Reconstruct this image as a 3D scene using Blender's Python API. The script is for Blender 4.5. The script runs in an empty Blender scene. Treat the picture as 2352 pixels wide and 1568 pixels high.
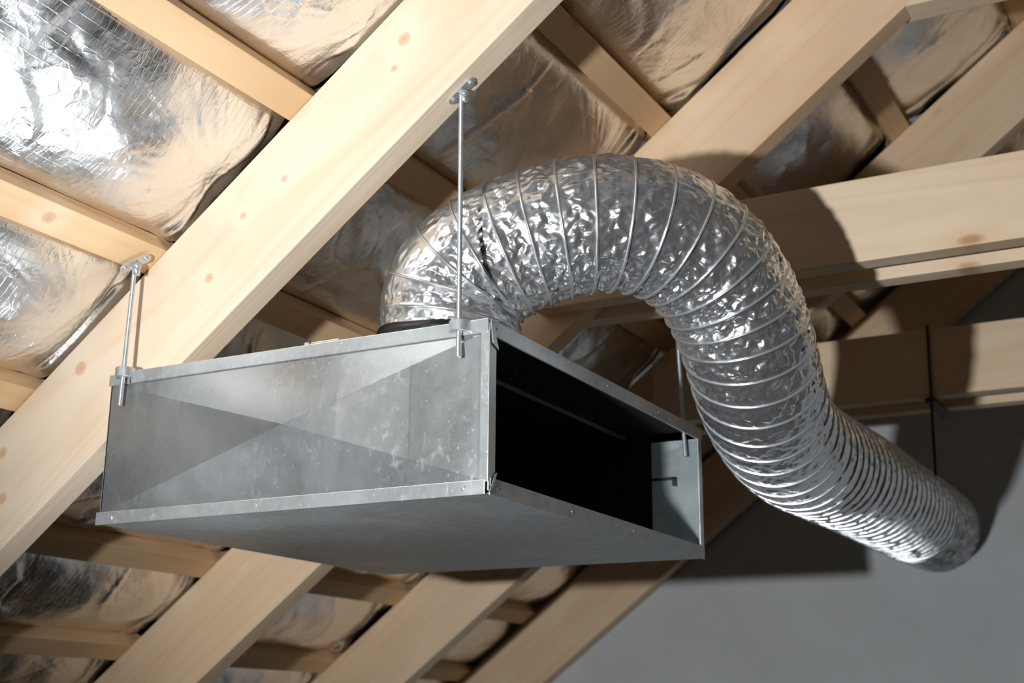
import bpy, bmesh, math, random
import numpy as np
from mathutils import Matrix, Vector, Euler

sc = bpy.context.scene
C = sc.collection
rnd = random.Random(7)

# ------------------------------------------------------------------ camera, light, exposure
cam_d = bpy.data.cameras.new('camera'); cam = bpy.data.objects.new('camera', cam_d); C.objects.link(cam)
CAM = Vector((0.92153701, -1.62379634, 1.5))
cam.location = CAM
cam.rotation_euler = Euler((1.84533758, -0.00902714, 0.4962001), 'XYZ')
cam_d.sensor_width = 36.0; cam_d.sensor_fit = 'HORIZONTAL'
cam_d.lens = 3130.53867 / 2352 * 36.0
cam_d.clip_start = 0.05
cam_d.dof.use_dof = True; cam_d.dof.focus_distance = 2.06; cam_d.dof.aperture_fstop = 4.6
sc.camera = cam

sc.view_settings.view_transform = 'Standard'; sc.view_settings.look = 'None'
sc.view_settings.gamma = 1.0; sc.view_settings.use_curve_mapping = False
sc.view_settings.exposure = 0.4
sc.cycles.use_denoising = True
sc.cycles.sample_clamp_indirect = 6.0
sc.cycles.blur_glossy = 0.5
sc.cycles.max_bounces = 10

w = bpy.data.worlds.new('world'); sc.world = w; w.use_nodes = True
w.node_tree.nodes['Background'].inputs[0].default_value = (0.55, 0.65, 0.8, 1)
w.node_tree.nodes['Background'].inputs[1].default_value = 0.3

def light(name, kind, loc, power, color, size, aim=None):
    d = bpy.data.lights.new(name, kind); d.energy = power; d.color = color
    if kind == 'SPOT': d.shadow_soft_size = size; d.spot_size = math.radians(88); d.spot_blend = .75
    else: d.shape = 'DISK'; d.size = size
    o = bpy.data.objects.new(name, d); C.objects.link(o); o.location = loc
    if aim is not None: o.rotation_euler = (Vector(aim) - Vector(loc)).to_track_quat('-Z', 'Y').to_euler()
    return o
light('flash_lamp', 'SPOT', (0.16, -1.72, 1.60), 152.0, (0.97, 0.985, 1.0), 0.03, aim=(0.22, 1.0, 2.05))
light('foil_glare_light', 'AREA', (-0.08, -0.05, 0.12), 1.5, (0.86, 0.93, 1.0), .85, aim=(-0.6, -0.42, 2.4)).data.spread = math.radians(34)  # unseen light added to put the glare on the upper-left foil

# ------------------------------------------------------------------ helpers
def tag(o, label=None, cat=None, group=None, kind=None):
    if label: o['label'] = label
    if cat: o['category'] = cat
    if group: o['group'] = group
    if kind: o['kind'] = kind
    return o

def link(name, me, mat, parent=None, smooth=False):
    o = bpy.data.objects.new(name, me); C.objects.link(o)
    if mat: me.materials.append(mat)
    if parent is not None: o.parent = parent
    if smooth:
        me.polygons.foreach_set('use_smooth', [True] * len(me.polygons))
    return o

def from_bm(name, bm, mat, parent=None, smooth=False):
    me = bpy.data.meshes.new(name); bmesh.ops.recalc_face_normals(bm, faces=bm.faces); bm.to_mesh(me); bm.free()
    return link(name, me, mat, parent, smooth)

def from_grid(name, V, mat, parent=None, closed=False, smooth=True):
    """V: (n, m, 3) array"""
    n, m = V.shape[:2]
    i = np.arange(n - 1)[:, None]; mm = m if closed else m - 1
    j = np.arange(mm)[None, :]; j2 = (j + 1) % m
    F = np.stack([i * m + j, i * m + j2, (i + 1) * m + j2, (i + 1) * m + j], -1).reshape(-1, 4)
    me = bpy.data.meshes.new(name)
    me.vertices.add(n * m); me.vertices.foreach_set('co', V.reshape(-1).astype(np.float32))
    me.loops.add(F.size); me.loops.foreach_set('vertex_index', F.reshape(-1).astype(np.int32))
    me.polygons.add(len(F)); me.polygons.foreach_set('loop_start', (np.arange(len(F)) * 4).astype(np.int32))
    me.update(calc_edges=True); me.validate()
    return link(name, me, mat, parent, smooth)

def bm_box(bm, x0, x1, y0, y1, z0, z1, bev=0.0, mat=None):
    r = bmesh.ops.create_cube(bm, size=1.0)
    vs = r['verts']
    for v in vs:
        v.co = Vector(((x0 + x1) / 2 + v.co.x * (x1 - x0), (y0 + y1) / 2 + v.co.y * (y1 - y0), (z0 + z1) / 2 + v.co.z * (z1 - z0)))
    if bev > 0:
        es = list({e for v in vs for e in v.link_edges})
        bmesh.ops.bevel(bm, geom=es, offset=bev, segments=2, affect='EDGES', profile=0.6)

def bm_cyl(bm, p0, p1, r, seg=24, r2=None, cap=True):
    p0 = Vector(p0); p1 = Vector(p1); d = p1 - p0
    M = Matrix.Translation((p0 + p1) / 2) @ d.to_track_quat('Z', 'Y').to_matrix().to_4x4()
    return bmesh.ops.create_cone(bm, cap_ends=cap, segments=seg, radius1=r, radius2=r if r2 is None else r2, depth=d.length, matrix=M)

def bm_lathe(bm, prof, origin=(0, 0, 0), seg=32):
    """prof: list of (radius, z)"""
    o = Vector(origin); rings = []
    for r, z in prof:
        rings.append([bm.verts.new(o + Vector((r * math.cos(2 * math.pi * k / seg), r * math.sin(2 * math.pi * k / seg), z))) for k in range(seg)])
    for a, b in zip(rings[:-1], rings[1:]):
        for k in range(seg):
            bm.faces.new((a[k], a[(k + 1) % seg], b[(k + 1) % seg], b[k]))
    return rings

def empty(name, loc=(0, 0, 0)):
    o = bpy.data.objects.new(name, None); C.objects.link(o); o.location = loc; o.empty_display_size = 0.05
    return o

# numpy noise -------------------------------------------------------
def _hash(ix, iy, seed):
    h = (ix.astype(np.int64) * 374761393 + iy.astype(np.int64) * 668265263 + seed * 974634777) & 0xFFFFFFFF
    h = ((h ^ (h >> 13)) * 1274126177) & 0xFFFFFFFF
    h = (h ^ (h >> 16)) & 0xFFFFFFFF
    h = (h * 2246822519) & 0xFFFFFFFF
    h = h ^ (h >> 15)
    return (h & 0xFFFF) / 65535.0

def vnoise(u, v, seed=0, per=None):
    iu = np.floor(u); iv = np.floor(v); fu = u - iu; fv = v - iv
    fu = fu * fu * (3 - 2 * fu); fv = fv * fv * (3 - 2 * fv)
    iu = iu.astype(np.int64); iv = iv.astype(np.int64)
    w_ = (lambda k: np.mod(k, per)) if per else (lambda k: k)
    a = _hash(iu, w_(iv), seed); b = _hash(iu + 1, w_(iv), seed); c = _hash(iu, w_(iv + 1), seed); d = _hash(iu + 1, w_(iv + 1), seed)
    return (a * (1 - fu) + b * fu) * (1 - fv) + (c * (1 - fu) + d * fu) * fv

def facet(u, v, seed=0, per=None):
    """piecewise linear noise over triangles: sharp creases between flat facets"""
    iu = np.floor(u); iv = np.floor(v); fu = u - iu; fv = v - iv
    iu = iu.astype(np.int64); iv = iv.astype(np.int64)
    w_ = (lambda k: np.mod(k, per)) if per else (lambda k: k)
    a = _hash(iu, w_(iv), seed); b = _hash(iu + 1, w_(iv), seed); c = _hash(iu, w_(iv + 1), seed); d = _hash(iu + 1, w_(iv + 1), seed)
    flip = _hash(iu, w_(iv), seed + 91) > 0.5
    t1 = np.where(fu > fv, a + (b - a) * fu + (d - b) * fv, a + (c - a) * fv + (d - c) * fu)
    g = 1 - fu
    t2 = np.where(g > fv, b + (a - b) * g + (c - a) * fv, b + (d - b) * fv + (c - d) * g)
    return np.where(flip, t2, t1)

def crumple(u, v, seed=0, per=None, warp=0.7):
    wu = (vnoise(u * 0.6, v * 0.6, seed + 5, None if per is None else max(1, int(round(per * 0.6)))) - .5) * warp * 2 if per is None else (vnoise(u * .5, v * .5, seed + 5, per // 2) - .5) * warp * 2
    wv = 0 if per is not None else (vnoise(u * 0.6 + 31, v * 0.6 + 17, seed + 6) - .5) * warp * 2
    return facet(u + wu, v + wv, seed, per)

# ------------------------------------------------------------------ materials
def new_mat(name):
    m = bpy.data.materials.new(name); m.use_nodes = True
    nt = m.node_tree; b = nt.nodes['Principled BSDF']
    return m, nt, b
def N(nt, t, **kw):
    n = nt.nodes.new(t)
    for k, v in kw.items(): setattr(n, k, v)
    return n
def vmath(nt, op, a, b):
    n = N(nt, 'ShaderNodeVectorMath', operation=op)
    for i, s in enumerate((a, b)):
        if s is None: continue
        if hasattr(s, 'is_output'): nt.links.new(s, n.inputs[i])
        else: n.inputs[i].default_value = s
    return n.outputs['Vector'] if op not in ('LENGTH', 'DISTANCE', 'DOT_PRODUCT') else n.outputs['Value']
def fmath(nt, op, a, b=None, c=None):
    n = N(nt, 'ShaderNodeMath', operation=op)
    for i, s in enumerate((a, b, c)):
        if s is None: continue
        if hasattr(s, 'is_output'): nt.links.new(s, n.inputs[i])
        else: n.inputs[i].default_value = s
    return n.outputs[0]
def ramp(nt, fac, stops):
    n = N(nt, 'ShaderNodeValToRGB'); e = n.color_ramp.elements
    while len(e) < len(stops): e.new(0.5)
    for el, (p, c) in zip(e, stops): el.position = p; el.color = (*c, 1) if len(c) == 3 else c
    nt.links.new(fac, n.inputs[0]); return n.outputs[0]
def noise(nt, vec, scale, detail=3, rough=.55, dist=0.0):
    n = N(nt, 'ShaderNodeTexNoise'); n.inputs['Scale'].default_value = scale; n.inputs['Detail'].default_value = detail
    n.inputs['Roughness'].default_value = rough; n.inputs['Distortion'].default_value = dist
    nt.links.new(vec, n.inputs['Vector']); return n.outputs[0]
def mixc(nt, fac, a, b, mode='MIX'):
    n = N(nt, 'ShaderNodeMix', data_type='RGBA', blend_type=mode)
    for s, i in ((fac, 0), (a, 6), (b, 7)):
        if hasattr(s, 'is_output'): nt.links.new(s, n.inputs[i])
        else: n.inputs[i].default_value = s if i == 0 else (*s, 1)
    return n.outputs[2]
def mrange(nt, v, a, b, c, d):
    n = N(nt, 'ShaderNodeMapRange'); nt.links.new(v, n.inputs[0])
    for i, x in enumerate((a, b, c, d)): n.inputs[i + 1].default_value = x
    return n.outputs[0]
def bump(nt, h, strength, dist, normal=None):
    n = N(nt, 'ShaderNodeBump'); n.inputs['Strength'].default_value = strength; n.inputs['Distance'].default_value = dist
    nt.links.new(h, n.inputs['Height'])
    if normal is not None: nt.links.new(normal, n.inputs['Normal'])
    return n.outputs[0]

def wood(name, light_c=(0.83, 0.66, 0.46), dark_c=(0.70, 0.47, 0.27), knots=(), auto=True, off=0.0, kaxis=1):
    """pine, grain along the object's X axis"""
    m, nt, b = new_mat(name)
    tc = N(nt, 'ShaderNodeTexCoord').outputs['Object']
    oi = N(nt, 'ShaderNodeObjectInfo').outputs['Random']
    sh = N(nt, 'ShaderNodeCombineXYZ'); nt.links.new(fmath(nt, 'MULTIPLY', oi, 23.0), sh.inputs[0]); nt.links.new(fmath(nt, 'MULTIPLY', oi, 7.0), sh.inputs[1])
    sh.inputs[2].default_value = off
    p = vmath(nt, 'ADD', tc, sh.outputs[0])
    # broad tonal patches
    pb = vmath(nt, 'MULTIPLY', p, (1.3, 5.0, 5.0))
    broad = noise(nt, pb, 1.6, 3, .5, .4)
    # growth rings: distorted bands elongated along x
    pg = vmath(nt, 'MULTIPLY', p, (0.35, 5.5, 5.5))
    g1 = noise(nt, pg, 1.0, 2, .45, .6)
    bands = fmath(nt, 'SINE', fmath(nt, 'MULTIPLY', g1, 75.0))
    bands = mrange(nt, bands, -1.0, 1.0, 0.0, 1.0)
    fib = noise(nt, vmath(nt, 'MULTIPLY', p, (6.0, 260.0, 260.0)), 1.0, 2, .6)
    col = mixc(nt, mrange(nt, broad, .38, .66, 0, 1), light_c, tuple((a * .55 + c * .45) for a, c in zip(light_c, dark_c)))
    col = mixc(nt, fmath(nt, 'MULTIPLY', fmath(nt, 'POWER', bands, 2.5), mrange(nt, broad, .3, .7, .12, .42)), col, dark_c)
    col = mixc(nt, mrange(nt, fib, .3, .8, 0, .16), col, dark_c)
    if auto:
        vo = N(nt, 'ShaderNodeTexVoronoi'); vo.inputs['Scale'].default_value = 1.0
        nt.links.new(vmath(nt, 'MULTIPLY', p, (3.6, 0.0, 8.5) if kaxis == 1 else (3.6, 8.5, 0.0)), vo.inputs['Vector'])
        sel = N(nt, 'ShaderNodeSeparateColor'); nt.links.new(vo.outputs['Color'], sel.inputs[0])
        on = fmath(nt, 'GREATER_THAN', sel.outputs[0], 0.55)
        k = fmath(nt, 'MULTIPLY', mrange(nt, vo.outputs['Distance'], .05, .11, .75, 0), on)
        halo = fmath(nt, 'MULTIPLY', mrange(nt, vo.outputs['Distance'], .08, .30, .45, 0), on)
        col = mixc(nt, halo, col, (0.78, 0.53, 0.32))
        col = mixc(nt, k, col, (0.46, 0.22, 0.10))
    for (kx, ky, kz, r) in knots:
        d = vmath(nt, 'LENGTH', vmath(nt, 'MULTIPLY', vmath(nt, 'SUBTRACT', tc, (kx, ky, kz)), (1.0 / (r * 1.15), 0.0 if kaxis == 1 else 1.0 / r, 1.0 / r if kaxis == 1 else 0.0)), None)
        pale = mrange(nt, d, 1.0, 4.2, .45, 0)
        col = mixc(nt, pale, col, (0.90, 0.76, 0.58))
        col = mixc(nt, mrange(nt, d, .75, 1.15, .62, 0), col, (0.62, 0.34, 0.17))
        col = mixc(nt, mrange(nt, d, .0, .5, .35, 0), col, (0.45, 0.22, 0.10))
    nt.links.new(col, b.inputs['Base Color'])
    b.inputs['Roughness'].default_value = 0.62
    b.inputs['Specular IOR Level'].default_value = 0.3
    h = fmath(nt, 'ADD', fmath(nt, 'MULTIPLY', fib, .6), fmath(nt, 'MULTIPLY', bands, .25))
    nt.links.new(bump(nt, h, .35, .0012), b.inputs['Normal'])
    return m

def foil_mat(name, scrim=True, base=(0.90, 0.885, 0.87), rough=.2, crinkle=1.0, metal=1.0):
    m, nt, b = new_mat(name)
    tc = N(nt, 'ShaderNodeTexCoord').outputs['Object']
    b.inputs['Metallic'].default_value = metal
    nt.links.new(mixc(nt, noise(nt, tc, 6.0, 3), tuple(c * .93 for c in base), base), b.inputs['Base Color'])
    nt.links.new(mrange(nt, noise(nt, tc, 14.0, 3), .3, .7, rough * .75, rough * 1.35), b.inputs['Roughness'])
    w_ = noise(nt, tc, 9.0, 3, .5)
    wv = N(nt, 'ShaderNodeCombineXYZ')
    for i in range(3): nt.links.new(w_, wv.inputs[i])
    p = vmath(nt, 'ADD', tc, vmath(nt, 'MULTIPLY', wv.outputs[0], (.035, .035, .035)))
    v1 = N(nt, 'ShaderNodeTexVoronoi', feature='DISTANCE_TO_EDGE'); v1.inputs['Scale'].default_value = 42; nt.links.new(p, v1.inputs['Vector'])
    v2 = N(nt, 'ShaderNodeTexVoronoi'); v2.inputs['Scale'].default_value = 75; nt.links.new(p, v2.inputs['Vector'])
    n3 = noise(nt, vmath(nt, 'MULTIPLY', p, (1.0, 2.6, 1.0)), 55.0, 4, .6, 1.2)
    h = fmath(nt, 'ADD', fmath(nt, 'MULTIPLY', v2.outputs['Distance'], .5), fmath(nt, 'MULTIPLY', n3, .9))
    h = fmath(nt, 'ADD', h, fmath(nt, 'MULTIPLY', mrange(nt, v1.outputs['Distance'], 0, .12, 1, 0), .35))
    nrm = bump(nt, h, .45 * crinkle, .0016)
    if scrim:
        s = N(nt, 'ShaderNodeSeparateXYZ'); nt.links.new(vmath(nt, 'ADD', tc, vmath(nt, 'MULTIPLY', wv.outputs[0], (.012, .012, .0))), s.inputs[0])
        ln = []
        for ax, per in ((0, .017), (1, .0135)):
            f_ = fmath(nt, 'ABSOLUTE', fmath(nt, 'SUBTRACT', fmath(nt, 'FRACT', fmath(nt, 'DIVIDE', s.outputs[ax], per)), .5))
            ln.append(mrange(nt, f_, .44, .5, 0, 1))
        g = fmath(nt, 'MAXIMUM', ln[0], ln[1])
        g = fmath(nt, 'MULTIPLY', g, mrange(nt, noise(nt, tc, 5.5, 2), .38, .60, .25, 1))
        nrm = bump(nt, g, .32, .0006, nrm)
    nt.links.new(nrm, b.inputs['Normal'])
    return m

def galv_mat(name, base=(0.60, 0.63, 0.64), rough=.33, specks=1.0, metal=.65):
    m, nt, b = new_mat(name)
    tc = N(nt, 'ShaderNodeTexCoord').outputs['Object']
    b.inputs['Metallic'].default_value = metal
    big = noise(nt, tc, 5.0, 4, .6, .5)
    v = N(nt, 'ShaderNodeTexVoronoi'); v.inputs['Scale'].default_value = 85; nt.links.new(tc, v.inputs['Vector'])
    sp = N(nt, 'ShaderNodeSeparateColor'); nt.links.new(v.outputs['Color'], sp.inputs[0])
    col = mixc(nt, mrange(nt, big, .35, .65, 0, 1), tuple(c * .86 for c in base), tuple(min(1, c * 1.08) for c in base))
    mot = noise(nt, tc, 48.0, 3, .6, .8)
    col = mixc(nt, mrange(nt, mot, .36, .68, 0, .34), col, (0.84, 0.86, 0.87))
    col = mixc(nt, mrange(nt, noise(nt, tc, 24.0, 4, .6), .50, .68, 0, .28), col, tuple(c * .84 for c in base))
    # white rust blooms and smears
    st = noise(nt, vmath(nt, 'MULTIPLY', tc, (1.0, 1.0, 0.55)), 60.0, 6, .72, .5)
    st = fmath(nt, 'MULTIPLY', mrange(nt, st, .55, .66, 0, .85 * specks), mrange(nt, noise(nt, tc, 6.0, 2), .38, .60, .2, 1))
    fl = N(nt, 'ShaderNodeTexVoronoi'); fl.inputs['Scale'].default_value = 130; nt.links.new(tc, fl.inputs['Vector'])
    fs = N(nt, 'ShaderNodeSeparateColor'); nt.links.new(fl.outputs['Color'], fs.inputs[0])
    fk = fmath(nt, 'MULTIPLY', mrange(nt, fl.outputs['Distance'], .12, .28, .8 * specks, 0), fmath(nt, 'GREATER_THAN', fs.outputs[0], .86))
    st = fmath(nt, 'MAXIMUM', st, fk)
    col = mixc(nt, st, col, (0.82, 0.85, 0.86))
    nt.links.new(col, b.inputs['Base Color'])
    # scratches
    sc1 = noise(nt, vmath(nt, 'MULTIPLY', tc, (420, 420, 9)), 1.0, 1, .4)
    sc2 = noise(nt, vmath(nt, 'MULTIPLY', tc, (12, 400, 300)), 1.0, 1, .4)
    scr = fmath(nt, 'MAXIMUM', mrange(nt, sc1, .70, .76, 0, 1), mrange(nt, sc2, .70, .76, 0, 1))
    st = fmath(nt, 'MAXIMUM', st, fmath(nt, 'MULTIPLY', scr, .28 * specks))
    r = fmath(nt, 'ADD', mrange(nt, big, .3, .7, rough * .8, rough * 1.2), fmath(nt, 'MULTIPLY', st, .07))
    r = fmath(nt, 'ADD', r, fmath(nt, 'MULTIPLY', mot, .06))
    nt.links.new(r, b.inputs['Roughness'])
    h = fmath(nt, 'ADD', fmath(nt, 'MULTIPLY', noise(nt, tc, 8.0, 2), 4.0), fmath(nt, 'MULTIPLY', scr, -.03))
    nt.links.new(bump(nt, h, .35, .0012), b.inputs['Normal'])
    return m

def plain(name, col, rough=.5, metal=0.0, nscale=0, namp=.1, bstr=0.0):
    m, nt, b = new_mat(name)
    b.inputs['Roughness'].default_value = rough; b.inputs['Metallic'].default_value = metal
    if nscale:
        tc = N(nt, 'ShaderNodeTexCoord').outputs['Object']
        n_ = noise(nt, tc, nscale, 5, .6, .3)
        nt.links.new(mixc(nt, mrange(nt, n_, .3, .7, 0, 1), tuple(c * (1 - namp) for c in col), tuple(min(1, c * (1 + namp)) for c in col)), b.inputs['Base Color'])
        if bstr: nt.links.new(bump(nt, noise(nt, tc, nscale * 6, 5, .65), bstr, .004), b.inputs['Normal'])
    else: b.inputs['Base Color'].default_value = (*col, 1)
    return m

M_FOIL = foil_mat('roof_foil', True, rough=.27, crinkle=.6)
M_DUCT = foil_mat('duct_foil', False, base=(0.90, 0.925, 0.95), rough=.24, crinkle=.3, metal=.89)
M_GALV = galv_mat('galvanised_sheet', (0.72, 0.75, 0.76), rough=.27, specks=1.5, metal=.74)
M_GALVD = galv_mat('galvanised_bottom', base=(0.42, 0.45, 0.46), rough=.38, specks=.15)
M_STRIP = galv_mat('galvanised_strip', base=(0.62, 0.655, 0.67), rough=.30, specks=1.3)
M_ZINC = plain('zinc_steel', (0.60, 0.64, 0.66), .32, .7, 60, .12, .1)
M_WIRE = plain('duct_wire', (0.78, 0.81, 0.84), .28, .8)
M_DARK = plain('dark_steel', (0.05, 0.05, 0.05), .45, 1.0)
M_RUB = plain('black_rubber', (0.012, 0.012, 0.014), .32, 0.0, 30, .3, .2)
M_CONC = plain('concrete', (0.58, 0.61, 0.63), .88, 0.0, 2.2, .10, .35)
M_FLOOR = plain('screed', (0.08, 0.085, 0.09), .8, 0.0, 1.5, .1, .2)
M_DECK = wood('roof_boards', (0.36, 0.27, 0.18), (0.26, 0.18, 0.11), off=3.0)
M_BAT = wood('batten_pine', (0.80, 0.57, 0.34), (0.66, 0.40, 0.20), off=1.0, kaxis=2)

# ------------------------------------------------------------------ roof frame of reference
CC = 2.016154
NR = np.array([-0.60533551, 0.0, 0.79597043])          # up, out of the left roof slope
EA = np.array([0.79597043, 0.0, 0.60533551])           # up along the rafters
def roof(a, o, y):                                     # a along slope, o height above rafter undersides
    return Vector((a * EA[0] + (CC + o) * NR[0], y, a * EA[2] + (CC + o) * NR[2]))
YR = {1: 0.033, 2: 0.8574, 3: 1.6807, 4: 2.4664}
RT = 0.053

def beam(name, mat, origin, ex, ey, ez, x0, x1, y0, y1, z0, z1, bev=.0025, parent=None):
    bm = bmesh.new(); bm_box(bm, x0, x1, y0, y1, z0, z1, bev)
    o = from_bm(name, bm, mat, parent)
    M = Matrix((ex, ey, ez)).transposed().to_4x4(); M.translation = Vector(origin)
    o.matrix_world = M
    return o
vEA = Vector(EA); vNR = Vector(NR); vY = Vector((0, 1, 0)); vX = Vector((1, 0, 0)); vZ = Vector((0, 0, 1))

RIDGE_A = 3.20
# ------------------------------------------------------------------ setting
def slab(name, x0, x1, y0, y1, z0, z1, mat):
    bm = bmesh.new(); bm_box(bm, x0, x1, y0, y1, z0, z1)
    return tag(from_bm(name, bm, mat), kind='structure')
slab('floor', -3.9, 6.6, -4.0, 2.53, -.1, 0, M_FLOOR)
def gable(name, y0, y1, mat):
    bm = bmesh.new()
    pts = [(-3.9, 0), (6.6, 0), (6.6, .3), (1.35, 4.15), (-3.9, .16)]
    f = [bm.verts.new((x, y0, z)) for x, z in pts]; g = [bm.verts.new((x, y1, z)) for x, z in pts]
    bm.faces.new(f); bm.faces.new(g[::-1])
    for i in range(5): bm.faces.new((f[i], f[(i + 1) % 5], g[(i + 1) % 5], g[i]))
    return tag(from_bm(name, bm, mat), kind='structure')
gable('wall_back', 2.53, 2.70, M_CONC)
gable('wall_front', -4.2, -4.0, M_CONC)
o = beam('ceiling', M_DECK, (0, 0, 0), vY, -vEA, vNR, -4.0, 2.53, -RIDGE_A - .15, 2.9, CC + .30, CC + .32, 0)
tag(o, kind='structure')
# right-hand slope, mirrored about the ridge at x = 1.35
XR = 1.36
eR = Vector((-EA[0], 0, EA[2])); nRr = Vector((-NR[0], 0, NR[2]))
orig = Vector((2 * XR, 0, 0))
o = beam('ceiling', M_DECK, orig, vY, eR, nRr, -4.0, 2.53, -2.9, RIDGE_A + .15, CC + .20, CC + .22, 0)
tag(o, kind='structure')

# ------------------------------------------------------------------ rafters and collar beams
def kn(lst, yfront):   # knots given as (a, o, radius)
    return [(a, 0, off, r) for a, off, r in lst]
M_R1 = wood('rafter_pine_one', (0.82, 0.69, 0.535), (0.68, 0.47, 0.29), knots=[(0.8962, 0, 0.0842, 0.0082), (1.0074, 0, 0.1245, 0.0061), (1.4053, 0, 0.1357, 0.0112), (1.3624, 0, 0.1082, 0.0061), (0.6013, 0, 0.1530, 0.0122), (0.3830, 0, 0.1490, 0.0102), (1.1043, 0, 0.1153, 0.0061), (0.3442, 0, 0.0765, 0.0102)], auto=False)
M_R2 = wood('rafter_pine_two', (0.86, 0.67, 0.46), (0.72, 0.45, 0.25), off=.7)
M_COL = wood('collar_pine', (0.86, 0.70, 0.51), (0.72, 0.50, 0.30), off=2.2)
raf_lab = {1: 'nearest pine rafter, the bright one both near threaded rods hang in front of',
           2: 'second pine rafter, passing behind the foil duct arch and the steel box',
           3: 'third pine rafter, seen at upper right behind the big double collar board',
           4: 'farthest pine rafter, orange-lit and set against the grey wall'}
def notched(name, mat, y):
    # rafter scribed over the top of the steel box that hangs against it
    xb, zt = -.7355, 2.066
    prof = [(-2.62, 0.)]
    zu = (CC - xb * NR[0]) / NR[2]; xu = (CC - zt * NR[2]) / NR[0]
    for x, z in ((xb, zu), (xb, zt), (xu, zt)):
        prof.append((x * EA[0] + z * EA[2], x * NR[0] + z * NR[2] - CC))
    prof += [(RIDGE_A, 0.), (RIDGE_A, .195), (-2.62, .195)]
    bm = bmesh.new()
    f = bm.faces.new([bm.verts.new((a, 0, o_)) for a, o_ in prof])
    r = bmesh.ops.extrude_face_region(bm, geom=[f])
    for v in [g for g in r['geom'] if isinstance(g, bmesh.types.BMVert)]: v.co.y += RT
    bmesh.ops.bevel(bm, geom=[e for e in bm.edges], offset=.002, segments=2, affect='EDGES', profile=.6)
    o = from_bm(name, bm, mat)
    M = Matrix((vEA, vY, vNR)).transposed().to_4x4(); M.translation = roof(0, 0, y)
    o.matrix_world = M
    return o
for k, y in YR.items():
    o = notched('rafter', M_R1 if k == 1 else M_R2, y) if k < 3 else beam('rafter', M_R1 if k == 1 else M_R2, roof(0, 0, y), vEA, vY, vNR, -2.62, RIDGE_A, 0, RT, 0, .195, .003)
    tag(o, raf_lab[k], 'rafter', 'rafters of the left roof slope')
def collar(x0, x1, y0, y1, z0, z1, lab, grp):
    o = beam('collar_beam', M_COL, (0, 0, 0), vX, vY, vZ, x0, x1, y0, y1, z0, z1, .003)
    return tag(o, lab, 'collar beam', grp)
G = 'collar boards clamping the rafters'
collar(-0.3554, 2.9, 0.8074, 0.8563, 2.3417, 2.507, 'broad pine collar board in front of second rafter, duct shadow across it', G)
collar(-0.3554, 2.9, 0.9114, 0.9604, 2.3346, 2.4999, 'pine collar board showing as thin strip under the broad collar board', G)
collar(-0.4268, 2.9, 1.6308, 1.6797, 2.2652, 2.4305, 'blurred pine collar board at right edge behind duct, upper of pair', G)
collar(-0.4268, 2.9, 1.745, 1.792, 2.2591, 2.4234, 'farthest collar board, thin blurred strip just above the grey wall', G)
# upper collar tying rafter two near the ridge, flush with its face
collar(0.2874, 2.5, 0.8579, 0.9288, 2.8723, 3.0509, 'collar beam at the top right corner, butting the second rafter', G)

# ------------------------------------------------------------------ roof battens (run across the rafters)
BA = [(-0.1986, 'lowest roof batten, at the bottom left corner of the photo'),
      (0.1065, 'roof batten under the box, its lit end left of second rafter'),
      (0.4421, 'roof batten at the left edge beside the left rod, cut by frame'),
      (0.7972, 'roof batten with a knot, ending at the left rod top'),
      (1.1686, 'roof batten from the top left edge, between two large foil panels'),
      (1.5594, 'roof batten above the duct arch, half in the rafter shadow'),
      (1.9716, 'roof batten at upper right, between second and third rafters'),
      (2.3848, 'roof batten in the top right corner')]
M_BK = wood('batten_pine_knot', (0.84, 0.60, 0.36), (0.68, 0.41, 0.20), knots=[(-0.2068, -.001, 0, .0115)], off=5.0, kaxis=2)
for a, lab in BA:
    # local: x along y-world (grain), y along slope, z out
    o = beam('roof_batten', M_BK if abs(a - 0.7972) < .01 else M_BAT, roof(a + .029, .196, 0), vY, -vEA, vNR, -.80, 2.53, -.029, .029, 0, .039, .002)
    tag(o, lab, 'batten', 'battens across the rafters')

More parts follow.
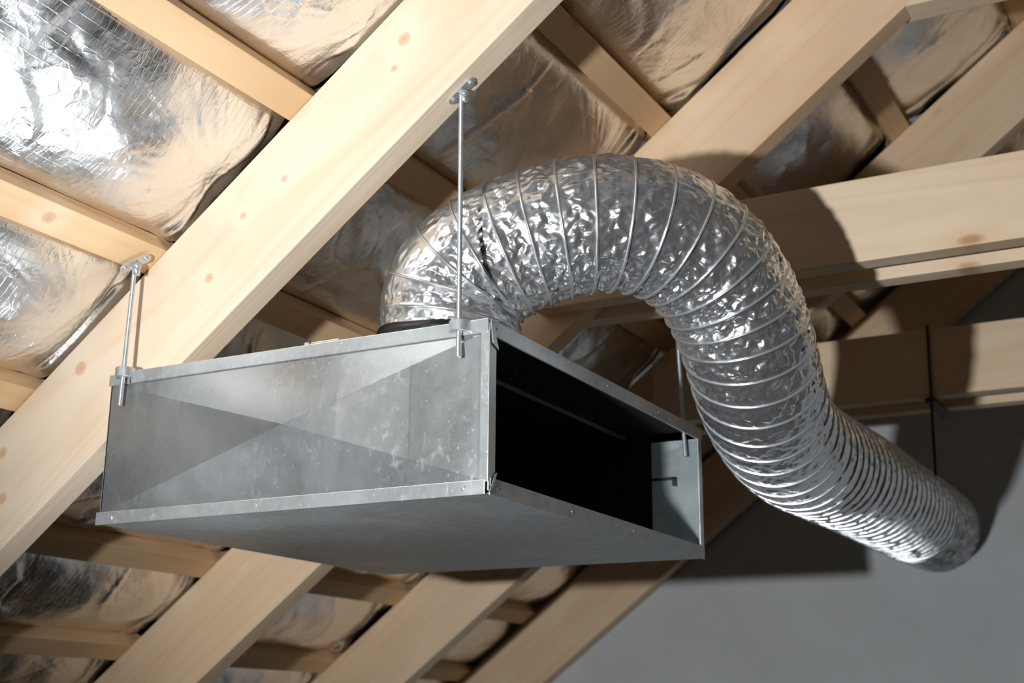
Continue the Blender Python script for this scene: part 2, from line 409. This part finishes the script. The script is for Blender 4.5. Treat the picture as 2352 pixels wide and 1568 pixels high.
# ------------------------------------------------------------------ foil insulation blankets
def blanket(name, ya, yb, fine, seed, lab, amp=1.0, crest=False):
    st = .0045 if fine else .008
    a_dense = np.arange(-.62, 2.75, st)
    a = np.concatenate([np.arange(-2.6, -.62, .05), a_dense, np.arange(2.75, 3.2, .05)])
    y = np.arange(ya, yb + st * .5, st)
    A, Y = np.meshgrid(a, y, indexing='ij')
    edges = np.array([-9, -2.2, -1.8, -1.45, -1.1, -.78, -.47] + [q for q, _ in BA] + [2.75, 3.15, 9.])
    c = edges + .029
    idx = np.searchsorted(c, A) - 1
    lo = c[idx]; hi = c[idx + 1]
    t = np.clip((A - lo) / (hi - lo), 0, 1)
    cellid = idx.astype(float)
    v = (Y - ya) / (yb - ya)
    pil_a = np.clip(np.sin(np.pi * np.clip((A - lo - .03) / (hi - lo - .06), 0, 1)), 0, 1) ** .45
    # irregular end line near each rafter
    wob = (vnoise(A * 11, cellid * 3.1, seed + 3) - .62) * .030
    d0 = (Y - ya - .012 + wob); d1 = (yb - .014 + wob - Y)
    corner = .028 * (1 - np.clip(np.minimum(A - lo, hi - A) / .10, 0, 1)) ** 2
    dd = np.clip((np.minimum(d0, d1) - corner) / .10, 0, 1)
    pil_y = .50 + .50 * np.sin(dd * np.pi / 2) ** .6
    cut = np.clip(np.minimum(d0, d1) / .006, 0, 1); pil_y = pil_y * cut
    sag = .036 + .014 * (_hash(idx, idx * 0 + 1, seed) - .5)
    if crest:
        q = np.clip((Y + .64) / .46, 0, 1); pil_y = pil_y * (q * q * (3 - 2 * q)); sag = sag + .014
    o_ = .237 - sag * pil_a * pil_y
    # long soft undulations and creases fanning out
    wr = (vnoise(A * 7 + seed, Y * 7, seed) - .5) * .020 + (vnoise(A * 17, Y * 15, seed + 1) - .5) * .008
    mask = pil_a * pil_y if not crest else pil_a * np.sqrt(np.clip(pil_y, 0, 1))
    mid = np.exp(-((Y - (ya + (yb - ya) * .46)) / ((yb - ya) * .33)) ** 2)
    rough_ = .35 + .65 * mid
    cr = (crumple(A * 22 + Y * 9, Y * 13 - A * 5, seed + 11, warp=1.0) - .5) * .0050
    cr += (crumple(A * 60 + Y * 20, Y * 34 - A * 16, seed + 12, warp=1.0) - .5) * .0014
    cr += (crumple(A * 130, Y * 95 + A * 40, seed + 13, warp=.9) - .5) * .0005
    # radial tension folds towards the batten corners
    ang = np.arctan2(Y - yb + .05, (A - lo - (hi - lo) * .5))
    cr += np.abs(vnoise(ang * 14, cellid * 7, seed + 21) - .5) * -.010 * (1 - mid)
    fo = np.abs(vnoise(A * 3.5 + 2.2 * Y + 5, Y * 5.5 - A * 2.0, seed + 31) - .5)
    cr = cr + np.clip(.045 - fo, 0, 1) / .045 * -.0045 + np.clip(.02 - np.abs(vnoise(A * 6 - Y * 3, Y * 7 + A * 5, seed + 32) - .5), 0, 1) / .02 * .0022
    o_ = o_ + (wr * .8 + cr * rough_ * amp) * mask
    opn = np.clip((vnoise(A * 8 + 3, cellid * 2.3, seed + 40) - .35) / .3, 0, 1)
    ed = np.clip(1 - (np.minimum(Y - ya - .02, yb - .02 - Y) - .004) / .022, 0, 1); ed = ed * ed * (3 - 2 * ed)
    ed = ed * np.clip(pil_a * 1.4, 0, 1) * (.55 + .45 * opn)
    o_ = o_ * (1 - ed) + .2015 * ed
    V = np.empty(A.shape + (3,))
    V[..., 0] = A; V[..., 1] = Y; V[..., 2] = o_
    ob = from_grid(name, V[::-1], M_FOIL)
    M = Matrix((vEA, vY, vNR)).transposed().to_4x4(); M.translation = roof(0, 0, 0)
    ob.matrix_world = M
    return tag(ob, lab, 'insulation foil', 'foil blankets between the rafters')
blanket('foil_insulation', -.80, YR[1] + .02, True, 3, 'crumpled silver insulation foil at upper left, in front of nearest rafter, bright glare', crest=True)
blanket('foil_insulation', YR[1] + RT - .02, YR[2] + .02, True, 8, 'darker silver insulation foil between the first and second rafters')
blanket('foil_insulation', YR[2] + RT - .02, YR[3] + .02, False, 15, 'blurred insulation foil between the second and third rafters')
blanket('foil_insulation', YR[3] + RT - .02, 2.53, False, 22, 'blurred dim insulation foil between third and farthest rafters')

# ------------------------------------------------------------------ plenum box
L, WD, ZB, HB = 0.723, 0.8366, 1.8083, 0.25
ZT = ZB + HB
box = tag(empty('plenum_box', (0, 0, 0)), 'galvanised sheet steel air box with open dark end, hung on threaded rods', 'air duct box')
def bpart(name, mat, boxes, bev=.0006, smooth=False):
    bm = bmesh.new()
    for b_ in boxes: bm_box(bm, *b_, bev)
    return from_bm(name, bm, mat, box, smooth)
def crossbroken(name, y, sgn, mat):
    bm = bmesh.new()
    x0, x1, z0, z1 = -L, 0, ZB, ZT
    cx = x1 - .485 * L; cz = (z0 + z1) / 2 + .003
    i = .018
    def ring(x0, x1, z0, z1, yy): return [bm.verts.new((x, yy, z)) for x, z in ((x0, z0), (x1, z0), (x1, z1), (x0, z1))]
    o1 = ring(x0, x1, z0, z1, y); r1 = ring(x0 + .002, x1 - .004, z0 + i, z1 - i, y)
    cvt = bm.verts.new((cx, y + sgn * .015, cz))
    for k in range(4):
        bm.faces.new((o1[k], o1[(k + 1) % 4], r1[(k + 1) % 4], r1[k])); bm.faces.new((r1[k], r1[(k + 1) % 4], cvt))
    bm.faces.ensure_lookup_table()
    geom = bmesh.ops.solidify(bm, geom=bm.faces[:], thickness=.0012)
    return from_bm(name, bm, mat, box)
crossbroken('side_panel', 0.0, -1, M_GALV)
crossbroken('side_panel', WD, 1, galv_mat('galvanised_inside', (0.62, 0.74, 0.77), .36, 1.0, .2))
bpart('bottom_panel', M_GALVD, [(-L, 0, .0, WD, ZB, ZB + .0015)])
bpart('top_panel', M_GALV, [(-L, 0, 0, WD, ZT - .0015, ZT)])
bpart('rear_panel', M_GALV, [(-L - .0015, -L, 0, WD, ZB, ZT)])
# folded seams along the long sides
bpart('top_seam', M_STRIP, [(-L + .045, .0, -.0035, .0, ZT - .0195, ZT + .0015), (-L - .004, -L + .041, -.003, .0, ZT - .020, ZT - .0005)], .001)
bpart('bottom_seam', M_STRIP, [(-L - .006, -.002, -.0035, .0, ZB - .0015, ZB + .019)], .001)
# flanges round the open end
fx0, fx1 = -.0008, .0022
fw = .0225
bpart('end_flange', M_STRIP, [(fx0, fx1, 0.0, .0185, ZB + .004, ZT - .004), (-.012, fx1, -.0022, .0014, ZB + .016, ZT - .016)], .0008)
bpart('end_flange', M_STRIP, [(fx0, fx1, WD - .0185, WD, ZB + .004, ZT - .004)], .0008)
bpart('end_flange', M_STRIP, [(fx0, fx1 + .0006, 0.004, WD, ZT - fw, ZT + .001)], .0008)
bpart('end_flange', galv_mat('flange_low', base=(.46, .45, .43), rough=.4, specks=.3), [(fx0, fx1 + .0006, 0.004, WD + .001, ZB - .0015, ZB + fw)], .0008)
# pointed cleat ends at the near corners
def tri(name, pts, th):
    bm = bmesh.new(); f = bm.faces.new([bm.verts.new(p) for p in pts])
    r = bmesh.ops.extrude_face_region(bm, geom=[f])
    for v in [g for g in r['geom'] if isinstance(g, bmesh.types.BMVert)]: v.co += Vector(th)
    return from_bm(name, bm, M_STRIP, box)
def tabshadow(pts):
    o = tri('tab_gap_shade', pts, (.0006, 0, 0)); o.data.materials.clear(); o.data.materials.append(M_DARK)  # dark sliver painting in the shade of the gap behind a tab
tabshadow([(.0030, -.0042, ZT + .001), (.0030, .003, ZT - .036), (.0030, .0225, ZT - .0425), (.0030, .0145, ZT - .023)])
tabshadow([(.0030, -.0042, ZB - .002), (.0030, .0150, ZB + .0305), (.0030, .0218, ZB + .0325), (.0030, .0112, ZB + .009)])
tri('corner_tab', [(.0035, -.003, ZT), (.0035, .004, ZT - .034), (.0035, .021, ZT - .040), (.0035, .013, ZT - .024)], (.0012, 0, 0))
tri('corner_tab', [(.0035, -.003, ZB - .001), (.0035, .0155, ZB + .029), (.0035, .0205, ZB + .031), (.0035, .010, ZB + .010)], (.0012, 0, 0))
def screw(p, ax, r=.0022):
    bm = bmesh.new(); bmesh.ops.create_uvsphere(bm, u_segments=14, v_segments=8, radius=r)
    for v in bm.verts:
        if ax == 'x': v.co.x *= .55
        if ax == 'y': v.co.y *= .55
        v.co += Vector(p)
    from_bm('rivet', bm, M_ZINC, box, True)
for y in (.017, .23, .40, .62): screw((fx1 + .0006, y + .0, ZT - .010), 'x', .0018)
for y in (.024, .262, .50): screw((fx1 + .0006, y, ZB + .010), 'x')
for x, z, r in ((-.036, ZB + .0085, .0045), (-L + .028, ZB + .0085, .0042), (-.40, ZB + .0095, .0018), (-.335, ZT - .0075, .0016), (-.10, ZT - .0090, .0016)):
    screw((x, -.0035, z), 'y', r)
# black lining of the rear part, with a bright folded edge
M_LINER_SHADE = plain('black_lining_shade', (0.006, 0.006, 0.006), .8)
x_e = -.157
bpart('lining_and_shade', M_LINER_SHADE, [(-L + .002, x_e, .0015, .0045, ZB + .002, ZT - .002), (-L + .002, -.102, WD - .0045, WD - .0015, ZB + .002, ZT - .002),  # far-wall strip runs on past the lining to paint in shade
      (-L + .002, x_e, .002, WD - .002, ZT - .0045, ZT - .0018), (x_e, -.003, .002, WD - .01, ZT - .0030, ZT - .0018), (-L + .002, x_e, .002, WD - .002, ZB + .0018, ZB + .0045), (-L + .002, -L + .005, .002, WD - .002, ZB + .002, ZT - .002)], 0)  # ceiling strip toward the open end is painted shade too
bpart('lining_edge', M_STRIP, [(x_e - .0005, x_e + .0015, .003, WD - .003, ZT - .010, ZT - .0015)], 0)
bpart('lining_edge', M_DARK, [(x_e - .0005, x_e + .0015, WD - .008, WD - .0018, ZB + .003, ZT - .003)], 0)
bpart('inner_bracket', M_DARK, [(-.098, -.050, WD - .014, WD - .0020, 1.963, 1.967), (-.055, -.050, WD - .014, WD - .0020, 1.950, 1.967)], .0005)
# spigot on top with black rubber seal
SPX, SPY = -0.191, 0.203
bm = bmesh.new(); bm_lathe(bm, [(.124, .0005), (.114, .0015), (.110, .010), (.110, .046), (.107, .046), (.107, .0)], (SPX, SPY, ZT), 64)
from_bm('spigot', bm, M_GALV, box, True)
bm = bmesh.new(); bm_lathe(bm, [(.110, .004), (.1155, .006), (.1180, .016), (.1160, .026), (.1185, .034), (.1170, .043), (.110, .047), (.104, .044)], (SPX, SPY, ZT), 72)
for v in bm.verts:
    a_ = math.atan2(v.co.y - SPY, v.co.x - SPX)
    v.co.z += .008 * math.cos(a_ - math.radians(215)) + .002 * math.sin(5 * a_)
from_bm('rubber_seal', bm, M_RUB, box, True)
# little sheet clip and screw on the top edge
bpart('sheet_clip', M_STRIP, [(-.315, -.262, .000, .030, ZT + .0005, ZT + .0055)], .001)
bm = bmesh.new(); bm_cyl(bm, (-.330, .012, ZT), (-.330, .012, ZT + .009), .0055, 6); bm_cyl(bm, (-.330, .012, ZT), (-.330, .012, ZT + .0025), .009, 20)
from_bm('clip_screw', bm, M_ZINC, box)

# ------------------------------------------------------------------ threaded hanger rods
def thread_tube(p0, p1, r, pitch=.00125, t0=0.0, amp=.00035):
    """rod from p0 (top) to p1 (bottom); threaded below fraction t0"""
    p0 = np.array(p0); p1 = np.array(p1); ln = np.linalg.norm(p1 - p0); d = (p1 - p0) / ln
    u = np.cross(d, [0, 1, 0]); u /= np.linalg.norm(u); v = np.cross(d, u)
    s = np.arange(0, ln, pitch / 4); th = np.linspace(0, 2 * np.pi, 16, endpoint=False)
    S, TH = np.meshgrid(s, th, indexing='ij')
    ph = S / pitch - TH / (2 * np.pi)
    tri_ = np.abs(2 * (ph - np.floor(ph)) - 1)
    R_ = r - amp * tri_ * 2 * (S / ln >= t0)
    V = p0 + d * S[..., None] + (np.cos(TH)[..., None] * u + np.sin(TH)[..., None] * v) * R_[..., None]
    cap0 = np.repeat(p0[None, None], len(th), 1); cap1 = np.repeat((p0 + d * (s[-1] + .0008))[None, None], len(th), 1)
    return np.concatenate([cap0, V, cap1], 0)
def hanger(name, top, bot, boss_z, lab, boss_off, plate_dir, plate_n):
    t = tag(empty(name, (0, 0, 0)), lab, 'threaded rod', 'rods hanging the steel box')
    from_grid('rod', thread_tube(top, bot, .0041, t0=.0), M_ZINC, t, closed=True)
    f_ = (boss_z - top[2]) / (bot[2] - top[2]); bx = top[0] + (bot[0] - top[0]) * f_; by = top[1] + (bot[1] - top[1]) * f_
    bm = bmesh.new(); bm_lathe(bm, [(.0045, -.0085), (.0152, -.0085), (.0164, -.0075), (.0164, .0075), (.0152, .0085), (.0045, .0085)], (bx + boss_off[0], by + boss_off[1], boss_z), 36)
    from_bm('clamp_boss', bm, M_ZINC, t, False)
    # top plate: slotted oval plate screwed to the timber, with an eye for the rod
    n_ = Vector(plate_n).normalized(); T = Vector(top) - n_ * .0031; e1 = Vector(plate_dir).normalized(); e2 = n_.cross(e1).normalized()
    bm = bmesh.new(); out = []
    for s_, cc_ in ((1, .019), (-1, -.019)):
        for k in range(9):
            a_ = -math.pi / 2 + math.pi * k / 8
            out.append(T + e1 * (cc_ + s_ * .009 * math.cos(a_)) + e2 * (s_ * .009 * math.sin(a_)))
    f = bm.faces.new([bm.verts.new(p) for p in out]); r = bmesh.ops.extrude_face_region(bm, geom=[f])
    for v in [g for g in r['geom'] if isinstance(g, bmesh.types.BMVert)]: v.co += n_ * .0028
    pl = from_bm('top_plate', bm, M_ZINC, t)
    for q in (.019, -.019):
        bm = bmesh.new(); bm_cyl(bm, T + e1 * q - n_ * .0035, T + e1 * q, .0045, 16); from_bm('plate_screw', bm, M_ZINC, t)
    bm = bmesh.new(); bmesh.ops.create_uvsphere(bm, u_segments=18, v_segments=10, radius=.0072, matrix=Matrix.Translation(T - n_ * .006))
    bm_cyl(bm, T - n_ * .006, T - n_ * .006 + (Vector(bot) - T).normalized() * .016, .0058, 16)
    from_bm('rod_eye', bm, M_ZINC, t, True)
    return t
hanger('hanger_rod', (-0.0907, 0.0603, 2.4640), (-.0403, -.0165, 2.0035), 2.0515, 'near right threaded steel rod from rafter underside to the box corner',
       (0, .004), EA, NR)
hanger('hanger_rod', (-0.6869, -0.0076, 2.2489), (-.6835, -.0175, 1.998), 2.0545, 'left threaded steel rod from batten end to the box left corner',
       (0, .004), (EA[0], .62, EA[2]), NR)
# far rod (its end shows inside the open box)
t = tag(empty('hanger_rod', (0, 0, 0)), 'far blurred threaded rod left of the duct, ending inside the open box', 'threaded rod', 'rods hanging the steel box')
from_grid('rod', thread_tube((-.043, .822, 2.42), (-.026, .822, 2.005), .0041), M_ZINC, t, closed=True)
bm = bmesh.new(); bm_lathe(bm, [(.0045, 0), (.013, 0), (.013, .006), (.0045, .006)], (-.028, .822, ZT + .001), 24); from_bm('nut', bm, M_ZINC, t)
# dark rod on the far collar boards
t = tag(empty('support_rod', (0, 0, 0)), 'thin dark vertical rod against far collar boards at right, in shadow', 'rod')
bm = bmesh.new(); bm_cyl(bm, (0.2930, 1.6226, 2.4387), (0.2864, 1.6226, 2.0714), .0035, 12); from_bm('rod', bm, M_DARK, t, True)
bm = bmesh.new(); bm_box(bm, 0.2751, 0.2996, 1.6165, 1.8032, 2.2469, 2.2576, .001); from_bm('clip', bm, M_DARK, t)

# ------------------------------------------------------------------ flexible duct
# (x, y, z, coil index) of the centre line
CP = [(-0.187, 0.203, 2.109, -0.3), (-0.182, 0.191, 2.155, 0.7), (-0.168, 0.188, 2.189, 1.8), (-0.137, 0.196, 2.219, 2.9), (-0.092, 0.207, 2.243, 4), (-0.052, 0.217, 2.258, 5), (-0.008, 0.233, 2.273, 6), (0.034, 0.251, 2.282, 7), (0.072, 0.273, 2.284, 8), (0.107, 0.304, 2.285, 9), (0.142, 0.341, 2.276, 10), (0.167, 0.378, 2.258, 11), (0.188, 0.413, 2.232, 12), (0.2, 0.446, 2.202, 13), (0.207, 0.475, 2.171, 14.2), (0.21, 0.505, 2.137, 15.5), (0.206, 0.55, 2.102, 17), (0.196, 0.608, 2.07, 18.7), (0.181, 0.697, 2.045, 20.6), (0.169, 0.803, 2.024, 22.6), (0.16, 0.944, 2.017, 25), (0.147, 1.162, 2.029, 29), (0.14, 1.43, 2.04, 34), (0.133, 1.745, 2.046, 40), (0.124, 2.062, 2.052, 46.3), (0.097, 2.545, 2.074, 57.8)]
P = np.array(CP); idx_c = P[:, 3]
SUB = 24
# monotone resample + smoothing of the centre line
PI_ = math.pi
ss = np.arange(idx_c[0] - .4, idx_c[-1], 1 / float(SUB))
def gsm(arr, sig):
    k = np.arange(-int(4 * sig), int(4 * sig) + 1); g = np.exp(-.5 * (k / sig) ** 2); g /= g.sum()
    pre = 2 * arr[:1] - arr[1:len(k) // 2 + 1][::-1]; post = 2 * arr[-1:] - arr[-len(k) // 2:-1][::-1]
    e = np.concatenate([pre, arr, post]); return np.stack([np.convolve(e[:, c], g, 'same')[len(pre):len(pre) + len(arr)] for c in range(arr.shape[1])], 1)
path = np.stack([np.interp(ss, idx_c, P[:, c]) for c in range(3)], 1)
for c in range(3):
    low = ss < idx_c[0]; path[low, c] = P[0, c] + (P[1, c] - P[0, c]) * (ss[low] - idx_c[0])
path = gsm(path, .66 * SUB)
T_ = np.gradient(path, axis=0)
T_ = gsm(T_, .78 * SUB); T_ /= np.linalg.norm(T_, axis=1)[:, None]
wgt = np.clip(1 - (ss - idx_c[0]) / 2.6, 0, 1)[:, None]
T_ = T_ * (1 - wgt) + np.array([.10, 0, 1.0]) * wgt; T_ /= np.linalg.norm(T_, axis=1)[:, None]
# parallel transported frame
U = np.zeros_like(T_); u = np.array([1., 0, 0]); u -= T_[0] * (u @ T_[0]); u /= np.linalg.norm(u)
for k in range(len(ss)):
    u = u - T_[k] * (u @ T_[k]); u /= np.linalg.norm(u); U[k] = u
Vv = np.cross(T_, U)
NTH = 420
th = np.linspace(0, 2 * PI_, NTH, endpoint=False)
S_, TH = np.meshgrid(ss, th, indexing='ij')
Rr = np.interp(ss, [-.3, 1, 3, 8, 16, 22, 34, 46, 57], [.1165, .1165, .1135, .1105, .111, .111, .119, .124, .126])[:, None]
dirv = np.cos(TH)[..., None] * U[:, None] + np.sin(TH)[..., None] * Vv[:, None]
# local pitch (metres per coil) on this side of the bend
ring = path[:, None] + dirv * Rr[..., None]
pit = np.linalg.norm(np.gradient(ring, axis=0), axis=2) * SUB
side = np.einsum('ijk,ijk->ij', np.gradient(ring, axis=0), T_[:, None]); pit = np.where(side > 0, pit, .004)
ph = S_ + TH / (2 * PI_)
fr = ph - np.floor(ph); val = np.sin(PI_ * fr)
nat = .056
comp = np.clip((nat - pit) / nat, 0, 1)                     # how squashed the foil is here
coil = np.floor(ph)
uu = S_ * .05 / .0115; per = 64
vv = TH / (2 * PI_) * per
cr = (facet(uu + (vnoise(uu * .5, vv * .5, 5, per // 2) - .5) * 1.2, vv, 41, per) - .5)
cr3 = (facet(uu * 3.3 + 7, vv * 3 + (vnoise(uu * 2, vv * 2, 8, per * 2) - .5) * .8, 44, per * 3) - .5)
cr2 = (facet(uu * 1.7 + (vnoise(uu, vv, 6, per) - .5) * 1.2, vv * 2 , 42, per * 2) - .5)
fold = (facet(coil * 1.7 + 3, TH / (2 * PI_) * 34 + 0 * coil, 43, 34) - .5)
amp = .0048 + .0070 * comp ** 1.2
farq = np.clip((S_ - 13) / 8, 0, 1)
amp = amp * (1 - .30 * farq) * (.45 + .55 * np.clip((S_ - 1.5) / 3, 0, 1))
rad = Rr - .0004 - val ** .8 * (-.0010 * (1 - comp) + .0006 * np.exp(-((fr - .5) / .03) ** 2) + .010 * comp * (1 - .6 * farq)) + val * (cr * amp * 1.45 + cr2 * amp * .55 + cr3 * 0 * (1 - .5 * farq) + fold * .010 * comp * (1 - .7 * farq))
rad = rad * 1.0
rad = rad + np.exp(-(np.minimum(fr, 1 - fr) * pit / .0022) ** 2) * .0008
VD = path[:, None] + dirv * rad[..., None]
duct = tag(empty('flexible_duct', (SPX, SPY, ZT + .1)), 'crinkled silver foil flexible duct arching from the steel box down to the wall', 'flexible duct')
def dpart(o):
    o.parent = duct; o.matrix_parent_inverse = Matrix.Translation(-Vector((SPX, SPY, ZT + .1))); return o
dpart(from_grid('duct_sleeve', VD, M_DUCT, closed=True))
# spiral wire
NS = 72
sw = np.arange(0, (idx_c[-1] - idx_c[0] - 1.05) * NS) / NS + idx_c[0] + 1.0
# helix: ph integer -> S = n - th/2pi
si = sw; thw = -2 * PI_ * si
def at(arr, q): return np.stack([np.interp(q, ss, arr[:, c]) for c in range(3)], 1)
pc, uc, vc, tc_ = at(path, si), at(U, si), at(Vv, si), at(T_, si)
rw = np.interp(si, ss, Rr[:, 0]) + .0006
dw = np.cos(thw)[:, None] * uc + np.sin(thw)[:, None] * vc
cw = pc + dw * rw[:, None]
k8 = np.linspace(0, 2 * PI_, 8, endpoint=False)
VW = cw[:, None] + (np.cos(k8)[None, :, None] * dw[:, None] + np.sin(k8)[None, :, None] * tc_[:, None]) * .0023
dpart(from_grid('spiral_wire', VW, M_WIRE, closed=True))
